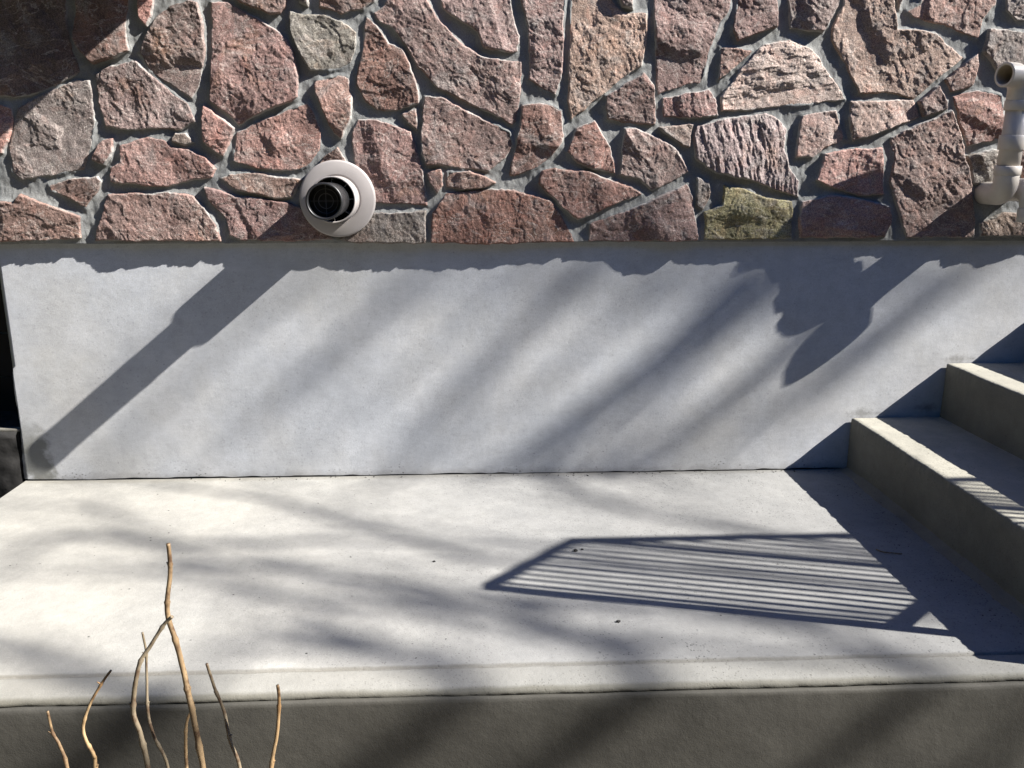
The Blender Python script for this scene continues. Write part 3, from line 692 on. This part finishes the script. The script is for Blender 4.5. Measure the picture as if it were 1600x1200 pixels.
# ------------------------------------------------------------------ steps
stairs = empty('concrete_steps', (2.0, -0.57, 0.0), 'flight of rough-edged grey concrete steps rising to the right against the white wall', 'steps')
XS = [1.180, 1.464, 1.748, 2.032, 2.316]; RISE = 0.172
def build_step(i):
    x0 = XS[i]; z1 = RISE*(i+1); zb = RISE*i - (0.004 if i == 0 else 0.012)
    x1 = XS[i+1] + 0.02 if i < 4 else 4.5
    prof = [(x0, zb)] + [(x0, zb + (z1-0.008-zb)*k/8) for k in range(1, 8)] + [(x0, z1-0.007), (x0+0.0015, z1-0.0025), (x0+0.006, z1)]
    prof += [(x0+0.02+k*(x1-x0-0.02)/12, z1) for k in range(13)]
    def fn(s, j):
        a, z = prof[j]
        da = 0.0015 * fbm(s*5, s*0 + z*8, 61+i, 3)
        dz = 0.0010 * fbm(s*4, s*0 + a*5, 64+i, 2)
        if 8 <= j <= 10:
            chip = np.maximum(0, vn(s*30, s*0, 66+i)*0.6 + vn(s*85, s*0, 68+i)*0.6 - 0.12)
            da = da + 0.0036 * chip * (1.0 if j < 10 else 0.6) + 0.0012 * vn(s*120, s*0+j, 70+i)
            dz = dz - 0.0034 * chip * (1.0 if j > 8 else 0.5)
        return da, dz
    V, Q = extrude_profile(prof, -1.149, -0.0035, 0.004, fn, 'y')
    me = mesh_np('step', V, Q); o = link('step', me, M['step'], stairs, True); me.materials.append(M['tread_sunlit'])
    me.polygons.foreach_set('material_index', [1 if abs(p.normal.z) > 0.8 else 0 for p in me.polygons])  # sunlit copy on upward faces, shaded copy on the risers
    b = MB(); b.box((x0 + 0.006, -1.1475, zb + 0.002), (x1 - 0.001, -0.003, z1 - 0.006)); b.build('step_core', M['step'], o).location = (0, 0, 0)
for i in range(5): build_step(i)
# uneven fillet of mortar along the foot of the first riser
def fillet():
    prof = [(1.1835, 0.016), (1.176, 0.010), (1.168, 0.005), (1.160, 0.0025), (1.152, -0.001)]
    def fn(s, j):
        return (-0.006 * vn(s*14, s*0 + j*0.3, 81) - 0.002 * vn(s*60, s*0+j*.5, 82)) * (j > 0), 0.003 * vn(s*11, s*0 + j*0.2, 83) * (0 < j < 4)
    V, Q = extrude_profile(prof, -1.10, -0.002, 0.005, fn, 'y')
    link('mortar_fillet', mesh_np('mortar_fillet', V, Q), M['step'], stairs, True)
fillet()

# ------------------------------------------------------------------ stair railing (its shadow falls on the landing)
rail = empty('stair_railing', (1.35, -1.08, 0.172), 'slim metal stair railing with thin round balusters on the open side of the steps', 'railing')
def railing():
    xp = 1.352; zt = 1.10; xk = 2.452; zk = 1.82; xe = 4.3
    sl = (zk - zt) / (xk - xp); yt = -1.124; yb = -1.108                # the slim rail leans outwards a little
    def sloped(x0, x1, z0, s, h, w, y, name):
        b = MB(); za = z0 + (x0-xp)*s; zb = z0 + (x1-xp)*s
        b.add([(x0, y-w/2, za), (x0, y+w/2, za), (x0, y+w/2, za-h), (x0, y-w/2, za-h), (x1, y-w/2, zb), (x1, y+w/2, zb), (x1, y+w/2, zb-h), (x1, y-w/2, zb-h)],
              [(0, 1, 2, 3), (7, 6, 5, 4), (0, 4, 5, 1), (1, 5, 6, 2), (2, 6, 7, 3), (3, 7, 4, 0)])
        b.build(name, M['rail'], rail, bevel=0.002)
    sloped(xp - 0.012, xk, zt, sl, 0.022, 0.030, yt, 'top_rail'); sloped(xp, xk, 0.412, 0.62, 0.032, 0.020, yb, 'bottom_rail')
    sloped(xk, xe, zk, 0, 0.022, 0.030, yt, 'top_rail'); sloped(xk, xe, 0.412 + 0.62*(xk-xp), 0, 0.032, 0.020, yb, 'bottom_rail')
    for (x, zb, z2) in ((xp, RISE, 1.09), (xk + 0.03, RISE*5, zk - 0.02), (xe - 0.04, RISE*5, zk - 0.02)):
        b = MB(); b.tube([(x, -1.102, zb), (x, yt, z2)], 0.0145, 16); b.build('post', M['rail'], rail, True)
    x = xp + 0.102
    while x < xe - 0.1:
        if abs(x - (xk+0.03)) > 0.03:
            t = zt + (x-xp)*sl if x < xk else zk
            lo = 0.40 + 0.62*(min(x, xk)-xp)
            b = MB(); b.tube([(x, yb, lo), (x, yt, t-0.015)], 0.0060, 10); b.build('baluster', M['rail'], rail, True)
        x += 0.102
railing()

# ------------------------------------------------------------------ flue terminal
vent = empty('flue_terminal', (-0.388, -0.03, 0.848), 'round beige flue plate with a short black pipe poking out of the stonework', 'vent')
VC = (-0.388, -0.030, 0.848)
def prof_obj(name, prof, mat, closed=False, n=72):
    b = MB(); v, f = revolve(prof, VC, 'y', n, closed); b.add(v, f); return b.build(name, mat, vent, True)
prof_obj('wall_plate', [(0.062, -0.02), (0.062, 0.012), (0.070, 0.0135), (0.102, 0.0075), (0.1065, 0.006), (0.1075, 0.003), (0.1075, -0.012)], M['flange'])
prof_obj('outer_pipe', [(0.0635, 0.0), (0.0635, 0.094), (0.0625, 0.096), (0.0600, 0.096), (0.0592, 0.094), (0.0592, 0.0)], M['flange'])
prof_obj('throat', [(0.0588, 0.015), (0.046, 0.012)], M['dark'])
ip = prof_obj('inner_pipe', [(0.0455, 0.0), (0.0455, 0.140), (0.0470, 0.1405), (0.0475, 0.148), (0.0462, 0.150), (0.0462, 0.214), (0.0480, 0.216), (0.0485, 0.228), (0.0465, 0.232), (0.0425, 0.232), (0.0418, 0.224), (0.0418, 0.02)], M['black'])
b = MB()
for k in range(8):
    a = math.pi/8*0 + 2*math.pi*k/8 + 0.03; c, s = math.cos(a), math.sin(a); w = 0.0011
    r0, r1 = 0.0450, 0.0595
    v = []
    for r, d in ((r0, 0.02), (r1, 0.02), (r1, 0.078), (r0, 0.088)):
        for sg in (-1, 1): v.append((VC[0] + c*r - s*w*sg, VC[1] - d, VC[2] + s*r + c*w*sg))
    b.add(v, [(0, 2, 4, 6), (1, 7, 5, 3), (0, 1, 3, 2), (2, 3, 5, 4), (4, 5, 7, 6), (6, 7, 1, 0)])
b.build('fins', simple('grey_plastic', (0.16, 0.16, 0.155), 0.5, 0.4), vent)
b = MB()
v, f2 = revolve([(0.0185, 0.198), (0.0200, 0.198), (0.0200, 0.202), (0.0185, 0.202)], VC, 'y', 40, True); b.add(v, f2)
v, f2 = revolve([(0.0310, 0.198), (0.0320, 0.198), (0.0320, 0.202), (0.0310, 0.202)], VC, 'y', 40, True); b.add(v, f2)
b.box((VC[0]-0.0415, VC[1]-0.201, VC[2]-0.0007), (VC[0]+0.0415, VC[1]-0.199, VC[2]+0.0007))
b.box((VC[0]-0.0007, VC[1]-0.2005, VC[2]-0.0415), (VC[0]+0.0007, VC[1]-0.1985, VC[2]+0.0415))
b.build('grille', simple('dark_grey_plastic', (0.13, 0.13, 0.13), 0.4, 0.5), vent)
b = MB(); v, f2 = revolve([(0.0001, 0.184), (0.0417, 0.184)], VC, 'y', 40); b.add(v, f2); b.build('flap', M['black'], vent)

# ------------------------------------------------------------------ plastic vent pipes
def arc(c, r, a0, a1, u, w, n=10):
    c = Vector(c); u = Vector(u); w = Vector(w)
    return [c + (u*math.cos(a0+(a1-a0)*k/n) + w*math.sin(a0+(a1-a0)*k/n))*r for k in range(n+1)]
H = math.pi/2
YP = -0.138
pv = empty('white_vent_pipe', (1.50, 0.0, 0.86), 'white plastic vent pipe rising from the wall to an elbow open to the left', 'pipe')
def rings(b, c, d, prof, n=36):
    d = Vector(d).normalized(); u = d.cross(Vector((0.31, 0.17, 0.93))).normalized(); w = d.cross(u); c = Vector(c)
    v = [c + d*o + (u*math.cos(2*math.pi*k/n) + w*math.sin(2*math.pi*k/n))*r for r, o in prof for k in range(n)]
    b.add(v, [(i*n+k, i*n+(k+1) % n, (i+1)*n+(k+1) % n, (i+1)*n+k) for i in range(len(prof)-1) for k in range(n)])
def socket(b, c, d, r, L, n=32):
    c = Vector(c); d = Vector(d).normalized(); b.tube([c - d*L/2, c - d*(L/2-0.0015), c + d*(L/2-0.0015), c + d*L/2], [r-0.0015, r, r, r-0.0015], n)
px, zb = 1.500, 0.862
ya = lambda z: -0.127 - (z - 0.91) * 0.05                             # the riser leans a little out from the wall
pp = lambda z: Vector((px, ya(z), z))
ax = (pp(1.1) - pp(0.9)).normalized()
b = MB(); r_ = 0.046
path = [Vector((px+0.010, 0.02, zb))] + [Vector((px + 0.008*(1-k/12), ya(0.91)+r_ - r_*math.sin(H*k/12), zb + r_ - r_*math.cos(H*k/12))) for k in range(13)] + [pp(0.925)]
b.tube(path, 0.0325, 32); b.build('lower_elbow', M['pvc'], pv, True)
b = MB(); b.tube([pp(0.915), pp(1.10)], 0.0295, 32); b.build('straight_pipe', M['pvc'], pv, True)
for nm, z, L in (('collar', 0.927, 0.025), ('coupling', 1.002, 0.040), ('collar', 1.100, 0.026)):
    b = MB(); socket(b, pp(z), ax, 0.0348, L); b.build(nm, M['pvc'], pv, True)
YP = ya(1.14)
zt = 1.178; R = 0.040
dl = Vector((-0.96, -0.28, 0.0)).normalized()
ctr = Vector((px, YP, zt - R)) + dl * R
arcp = [ctr + (-dl)*R*math.cos(a) + Vector((0, 0, 1))*R*math.sin(a) for a in [H*k/12 for k in range(13)]]
path = [pp(1.10)] + arcp + [arcp[-1] + dl*0.024]
b = MB(); b.tube(path, 0.0325, 36, caps=False); o1 = b.build('upper_elbow', M['pvc'], pv, True)
b = MB(); end = path[-1]
rings(b, end, dl, [(0.0325, -0.002), (0.0325, 0.0), (0.0316, 0.0012), (0.0262, 0.0012), (0.0253, 0.0), (0.0252, -0.006)]); b.build('mouth_rim', M['pvc'], pv, True)
b = MB(); b.tube([pp(1.10)] + arcp + [end], 0.0252, 36, caps=False); b.build('mouth', M['pvc_in'], pv, True)

pv2 = empty('white_downturned_pipe', (1.57, 0.0, 0.84), 'white plastic elbow pipe turned down behind the taller vent pipe', 'pipe')
px2, z2 = 1.578, 0.872; YP = -0.139
b = MB()
path = [Vector((px2-0.01, 0.02, z2))] + [Vector((px2, YP+0.046 - 0.046*math.sin(a), z2-0.046 + 0.046*math.cos(a))) for a in [H*k/12 for k in range(13)]] + [Vector((px2, YP, 0.815))]
b.tube(path, 0.0325, 32, caps=False); b.build('elbow', M['pvc'], pv2, True)
b = MB(); rings(b, (px2, YP, 0.80), (0, 0, 1), [(0.0326, 0.023), (0.0342, 0.0225), (0.035, 0.021), (0.035, -0.016), (0.0344, -0.017), (0.0285, -0.017), (0.0280, -0.016), (0.0278, 0.02)]); b.build('collar', M['pvc'], pv2, True)

# ------------------------------------------------------------------ unseen bay box, added to cast the shadow on the top left stones
bay = empty('shading_bay_box', (-1.9, 0.0, 1.62), 'added unseen bay box high on the left, shaped to shade the top stones', 'window')
b = MB(); b.box((-3.2, -0.34, 1.62), (-0.56, -0.02, 1.72)); b.build('sill', M['rail'], bay, bevel=0.005)
b = MB(); b.box((-3.16, -0.30, 1.72), (-0.60, -0.02, 1.90)); b.box((-3.16, -0.30, 2.80), (-0.60, -0.02, 2.95))
for x in (-3.16, -2.34, -1.50, -0.68): b.box((x, -0.30, 1.90), (x+0.08, -0.22, 2.80))
b.build('frame', M['rail'], bay, bevel=0.003)
b = MB(); b.box((-3.10, -0.262, 1.90), (-0.66, -0.254, 2.80)); b.box((-0.64,-0.22,1.90),(-0.632,-0.02,2.80)); b.box((-3.12,-0.22,1.90),(-3.112,-0.02,2.80)); b.build('pane', simple('window_glass', (0.03, 0.04, 0.05), 0.05, 0.6), bay)

# ------------------------------------------------------------------ pruned shrub stems in the foreground
shrub = empty('bare_shrub', (-0.47, -1.40, -0.60), 'bare pruned shrub of thin crooked tan stems in front of the landing', 'shrub')
TW = {
'a': (-1.36, [(-0.455, 0.39), (-0.456, 0.359), (-0.458, 0.333), (-0.464, 0.297), (-0.465, 0.273), (-0.458, 0.227), (-0.453, 0.178), (-0.448, 0.139), (-0.443, 0.1), (-0.436, 0.007)], 'twig_red', 0.0042, 0.0062),
'b': (-1.375, [(-0.454, 0.28), (-0.469, 0.265), (-0.491, 0.232), (-0.508, 0.205), (-0.52, 0.162), (-0.528, 0.118), (-0.522, 0.079), (-0.516, 0.022)], 'twig_grey', 0.0036, 0.0056),
'c': (-1.31, [(-0.528, 0.218), (-0.527, 0.183), (-0.53, 0.137), (-0.532, 0.079), (-0.528, 0.038), (-0.512, -0.029)], 'twig_grey', 0.0024, 0.0036),
'd': (-1.33, [(-0.574, 0.165), (-0.59, 0.143), (-0.61, 0.112), (-0.626, 0.073), (-0.625, 0.044), (-0.618, 0.014), (-0.619, -0.01)], 'twig_tan', 0.0026, 0.0042),
'e': (-1.35, [(-0.669, 0.109), (-0.668, 0.071), (-0.659, 0.048), (-0.650, 0.007)], 'twig_red', 0.0026, 0.0042),
'f': (-1.33, [(-0.426, 0.173), (-0.417, 0.124), (-0.406, 0.083), (-0.4, 0.036), (-0.388, -0.018)], 'twig_grey', 0.0032, 0.0042),
'g': (-1.36, [(-0.311, 0.151), (-0.311, 0.118), (-0.318, 0.062), (-0.33, 0.004)], 'twig_tan', 0.0034, 0.0048),
'h': (-1.34, [(-0.451, 0.116), (-0.45, 0.095), (-0.459, 0.086), (-0.466, 0.052), (-0.469, -0.007)], 'twig_tan', 0.0026, 0.0040),
}
def smooth_path(P, sub=7, jit=0.0):
    out = []; n = len(P)
    for i in range(n-1):
        p0 = P[max(i-1, 0)]; p1 = P[i]; p2 = P[i+1]; p3 = P[min(i+2, n-1)]
        for k in range(sub):
            t = k/sub
            out.append(0.5*((2*p1)+(p2-p0)*t+(2*p0-5*p1+4*p2-p3)*t*t+(3*p1-p0-3*p2+p3)*t**3))
    out.append(P[-1])
    if jit:
        out = [p + Vector((mnoise.noise(p*30), mnoise.noise(p*30+Vector((9, 9, 9))), 0))*jit for p in out]
    return out
for k, (y, pts, mat, r0, r1) in TW.items():
    P = [Vector((x, y + 0.003*math.sin(i*1.3), z)) for i, (x, z) in enumerate(pts)]
    lx, lz = pts[-1]; dx = lx - pts[-2][0]
    P += [Vector((lx + dx*0.8, y - 0.02, lz - 0.12)), Vector((lx*0.6 + -0.47*0.4, y - 0.04, -0.36)), Vector((-0.47 + (lx+0.47)*0.25, -1.40, -0.62))]
    S = smooth_path(P, 8, 0.0009); n = len(S)
    R_ = [0.71*(r0 + (r1-r0)*min(1, i/(n*0.6))) * (1 + 0.07*mnoise.noise(Vector((i*0.45, r0*900, 0)))) for i in range(n)]
    for j in range(9, n-3, 11 + int(r0*1000)):                       # bud nodes
        R_[j] *= 1.35; R_[j+1] *= 1.12
    b = MB(); b.tube(S, R_, 10)
    side = 1
    for j in range(9, n-3, 11 + int(r0*1000)):                       # little buds and broken side shoots
        side = -side; L_ = 0.004 + 0.004 * (0.5 + 0.5*math.sin(j*2.1 + r0*3000))
        p = S[j]; e = Vector((side*0.8, -0.25, 0.75)).normalized()
        b.tube([p, p + e*L_*0.5, p + e*L_], [R_[j]*0.62, R_[j]*0.5, R_[j]*0.18], 7)
    b.build('stem', M[mat], shrub, True)

# ------------------------------------------------------------------ bare tree up-sun of the wall
tree = empty('bare_tree', (11.5, -7.5, -0.62), 'tall leafless tree in the garden to the right whose branches shade the wall', 'tree')
UP = -LIGHT
def on_wall(p): return Vector((p[0], 0, p[1]))
def on_slab(p): return Vector((p[0], p[1], 0))
WS = [([(-0.14, 0.70), (-0.2, 0.6), (-0.41, 0.41), (-0.63, 0.22), (-0.82, 0.04)], 0.022, 9.5),
([(0.38, 0.70), (0.26, 0.58), (0.08, 0.42), (-0.11, 0.16), (-0.21, 0.01)], 0.030, 9.2),
([(0.83, 0.64), (0.71, 0.51), (0.5, 0.32), (0.31, 0.16), (0.17, -0.01)], 0.042, 8.2),
([(1.15, 0.54), (0.87, 0.32), (0.69, 0.17), (0.53, 0.09), (0.42, -0.01)], 0.028, 8.0),
([(1.33, 0.5), (1.1, 0.31), (0.86, 0.15), (0.68, -0.02)], 0.026, 8.4),
([(1.05, 0.7), (0.89, 0.54), (0.68, 0.37), (0.51, 0.15), (0.39, -0.01)], 0.020, 8.6),
([(-0.40, 0.70), (-0.49, 0.63), (-0.79, 0.38), (-1.06, 0.14)], 0.020, 9.8),
([(1.66, 0.71), (1.48, 0.6), (1.2, 0.36), (0.91, 0.18)], 0.020, 8.4),
([(0.93, 0.66), (0.86, 0.60), (0.74, 0.47), (0.62, 0.37), (0.44, 0.20), (0.28, 0.02)], 0.010, 7.2),
([(0.62, 0.66), (0.50, 0.55), (0.35, 0.41), (0.18, 0.26), (0.02, 0.08)], 0.011, 8.8),
([(0.18, 0.66), (0.0, 0.50), (-0.2, 0.34), (-0.42, 0.12)], 0.010, 9.0),
([(1.22, 0.60), (1.06, 0.44), (0.90, 0.30), (0.72, 0.14), (0.60, 0.02)], 0.010, 7.0),
([(-0.62, 0.68), (-0.80, 0.55), (-1.0, 0.40), (-1.2, 0.20)], 0.012, 9.2)]
GS = [([(-0.9, -0.07), (-0.75, -0.13), (-0.54, -0.22), (-0.39, -0.35), (-0.2, -0.45), (-0.01, -0.6), (0.24, -0.64), (0.68, -0.73), (1.08, -0.84)], 0.020, 7.2),
([(-1.17, -0.21), (-1.05, -0.26), (-0.71, -0.56), (-0.49, -0.63), (-0.29, -0.7), (-0.04, -0.81), (0.22, -0.83), (0.62, -0.91), (1.03, -0.92)], 0.024, 8.6),
([(-0.76, -0.63), (-0.64, -0.67), (-0.48, -0.76), (-0.35, -0.81), (-0.06, -0.88), (0.2, -0.99)], 0.022, 8.8),
([(-0.43, -0.9), (-0.35, -0.94), (-0.24, -0.98), (-0.13, -1.05), (-0.03, -1.13)], 0.028, 8.2),
([(-1.04, -0.95), (-0.94, -0.99), (-0.8, -1.04), (-0.7, -1.1), (-0.58, -1.17)], 0.030, 8.0),
([(0.13, -0.9), (0.16, -0.93), (0.27, -1.04), (0.31, -1.17)], 0.028, 7.6),
([(0.54, -0.89), (0.7, -1.0), (0.8, -1.08), (0.85, -1.16)], 0.024, 7.6),
([(0.23, -0.03), (0.45, -0.33), (0.61, -0.42), (0.94, -0.6), (1.13, -0.75)], 0.018, 7.8),
([(-1.16, -0.58), (-1.08, -0.41), (-0.73, -0.49), (-0.4, -0.48)], 0.018, 8.4)]
def branch(P, R_, sub=5, k=1.0):
    S = smooth_path([Vector(p) for p in P], sub); n = len(S)
    rr = [R_[0] + (R_[1]-R_[0])*min(1, k*i/(n-1)) for i in range(n)]
    b = MB(); b.tube(S, rr, 8); b.build('branch', M['bark'], tree, True)
b = MB(); S = smooth_path([Vector((11.5, -7.5, -0.7)), Vector((11.4, -7.3, 1.5)), Vector((11.6, -7.0, 4.0)), Vector((11.5, -6.7, 6.0))], 8)
b.tube(S, [0.26 - 0.10*i/(len(S)-1) for i in range(len(S))], 20); b.build('trunk', M['bark'], tree, True)
hub = Vector((11.5, -6.7, 6.0))
# two limbs whose shadows fall on the steps and on the stonework
limbA = [hub, Vector((11.4, -6.2, 6.6)), on_slab((1.9, -2.3)) + UP*11.0, on_slab((1.28, -1.5)) + UP*11.0, on_slab((1.17, -1.0)) + UP*11.0, on_slab((1.15, -0.6)) + UP*11.0, on_slab((1.13, -0.3)) + UP*11.2]
limbB = [hub, Vector((12.0, -6.4, 7.4)), on_wall((2.9, 0.9)) + UP*13.0, on_wall((1.9, 0.68)) + UP*13.0, on_wall((1.2, 0.685)) + UP*13.1, on_wall((0.5, 0.685)) + UP*13.3, on_wall((-0.3, 0.685)) + UP*13.6]
branch(limbA, (0.085, 0.014), 8, 1.7); branch(limbB, (0.085, 0.012), 8, 2.1)
SA = smooth_path(limbA, 8)[16:]; SB = smooth_path(limbB, 8)[24:]
def attach(P, L):
    return min(L, key=lambda s: (s - P).length)
rt = random.Random(3)
def stroke(pts, r, d, on, L, rev):
    if rev: pts = pts[::-1]
    P = [on(p) + UP*(d + 0.2*math.sin(i*1.1 + d)) for i, p in enumerate(pts)]
    q = attach(P[0], L); branch([q, (q + P[0])/2, P[0]], (r*0.45, r*0.7), 3); branch(P, (r*1.05, r*0.5))
    S = smooth_path(P, 4)
    for k in range(3, len(S)-1, 3):                                    # side twigs
        t = (S[k+1] - S[k-1]).normalized(); e = Vector((rt.uniform(-1, 1), rt.uniform(-1, 1), rt.uniform(-1, 1)))
        e = (e - t*e.dot(t)).normalized(); dr = (t*1.5 + e*rt.uniform(0.25, 0.6)).normalized(); ln = rt.uniform(0.25, 0.6)
        branch([S[k], S[k] + dr*ln*0.5, S[k] + dr*ln + Vector((0, 0, 0.06))], (r*0.42, r*0.18), 3)
for pts, r, d in WS: stroke(pts, r*0.95, d + 3.0, on_wall, SB, False)
limbC = [hub, Vector((11.0, -6.9, 6.4)), on_slab((2.2, -2.9)) + UP*11.2, on_slab((1.2, -2.1)) + UP*11.2, on_slab((0.4, -1.9)) + UP*11.3, on_slab((-0.6, -1.8)) + UP*11.4]
branch(limbC, (0.085, 0.02), 8, 1.4); SCB = smooth_path(limbC, 8)[24:]
for i in (3, 4, 5, 6): GS[i] = (GS[i][0] + [(GS[i][0][-1][0] + 0.07, -1.5)], GS[i][1]*1.15, GS[i][2])
for i, (pts, r, d) in enumerate(GS):
    if i in (3, 4, 5, 6): stroke(pts, r*1.0, d + 3.2, on_slab, SCB, True); continue
    stroke(pts, r*1.0, d + 3.2, on_slab, SA, True)

# ------------------------------------------------------------------ unseen hedges, added only to block light from the low sky
def hedge(x0, x1, y0, y1, h, label):
    o = empty('sky_blocking_hedge', ((x0+x1)/2, (y0+y1)/2, -0.62), label, 'hedge')
    m = MB(); rs = random.Random(int(x0*10)); nx = max(2, int((x1-x0)/0.5)); ny = max(2, int((y1-y0)/0.5))
    for _ in range(int(60*max(x1-x0, y1-y0)*h/3)):
        # leaf clumps over the outside
        x = rs.uniform(x0, x1); y = rs.uniform(y0, y1); z = rs.uniform(-0.6, h) ; s = rs.uniform(0.08, 0.22)
        a = rs.uniform(0, 6.28); c_, s_ = math.cos(a)*s, math.sin(a)*s
        m.add([(x-c_, y-s_, z), (x+s_*.5, y-c_*.5, z+s*.6), (x+c_, y+s_, z+s*.3), (x, y, z-s)], [(0, 1, 2, 3)])
    m.build('foliage', M['leaf'], o)
    c = MB(); c.box((x0+.15, y0+.15, -0.62), (x1-.15, y1-.15, h-.15)); c.build('inner_mass', M['leaf'], o)
M['leaf'] = simple('dark_evergreen', (0.035, 0.05, 0.025), 0.7, 0.2, 0.5, 5)
hedge(-12, 14, -8.6, -7.4, 6.5, 'added unseen dark hedge opposite the wall, blocking the low sky')
hedge(-8.5, -7.3, -7.4, 4, 5.5, 'added unseen dark hedge on the left, blocking the low sky')

# ------------------------------------------------------------------ crumbs on the landing
def grit():
    rs = np.random.RandomState(8); b = MB()
    def crumb(x, y, z, s):
        v = [Vector((x, y, z)) + Vector((rs.uniform(-1, 1), rs.uniform(-1, 1), rs.uniform(0, 1)))*s for _ in range(7)]
        bm = bmesh.new()
        for p in v: bm.verts.new(p)
        r = bmesh.ops.convex_hull(bm, input=bm.verts); bm.verts.index_update()
        b.add([tuple(q.co) for q in bm.verts], [tuple(q.index for q in f.verts) for f in bm.faces]); bm.free()
    for _ in range(90): crumb(rs.uniform(-0.9, 1.15), -0.006 - abs(rs.normal(0, 0.015)), 0.0005, rs.uniform(0.001, 0.0038))
    for _ in range(90): crumb(rs.uniform(-1.2, 1.16), rs.uniform(-1.12, -0.03), 0.0005, rs.uniform(0.0007, 0.0018))
    for _ in range(50): crumb(rs.uniform(1.05, 1.17), rs.uniform(-1.0, -0.02), 0.0008, rs.uniform(0.001, 0.0028))
    o = b.build('grit', M['darkrock']); tag(o, 'scattered dark grit and crumbs lying on the pale landing', 'grit', None, 'stuff')
grit()
def crumb_obj(name, x, y, s, label, cat, seed, flat=0.5):
    rs = np.random.RandomState(seed); bm = bmesh.new()
    bmesh.ops.create_icosphere(bm, subdivisions=2, radius=1)
    for v in bm.verts:
        n = 1 + 0.35*mnoise.noise(v.co*1.7 + Vector((seed, 0, 0)))
        v.co = Vector((v.co.x*n*s, v.co.y*n*s*0.7, (v.co.z*n*flat + flat*0.8)*s))
    me = bpy.data.meshes.new(name); bm.to_mesh(me); bm.free()
    o = link(name, me, M['darkrock']); o.location = (x, y, 0.0); tag(o, label, cat); return o
crumb_obj('pebble', 0.245, -0.574, 0.0062, 'larger dark crumb on the left end of the railing shadow stripes', 'pebble', 3)
crumb_obj('pebble', 0.263, -0.566, 0.0036, 'small dark crumb touching the larger one among the shadow stripes', 'pebble', 9)
crumb_obj('pebble', 0.295, -0.925, 0.0048, 'black pebble on the sunny concrete just in front of the railing shadow', 'pebble', 5)
crumb_obj('pebble', -0.106, -0.62, 0.0042, 'flat brown crumb alone on the open middle of the landing', 'pebble', 6)
b = MB(); b.tube(smooth_path([Vector((1.000, -0.600, 0.002)), Vector((1.008, -0.616, 0.003)), Vector((1.028, -0.626, 0.004)), Vector((1.052, -0.628, 0.002))], 5), 0.0016, 8)
o = b.build('dry_twig', M['twig_red'], None, True); tag(o, 'short curved dry twig lying in the shadow beside the steps', 'twig')
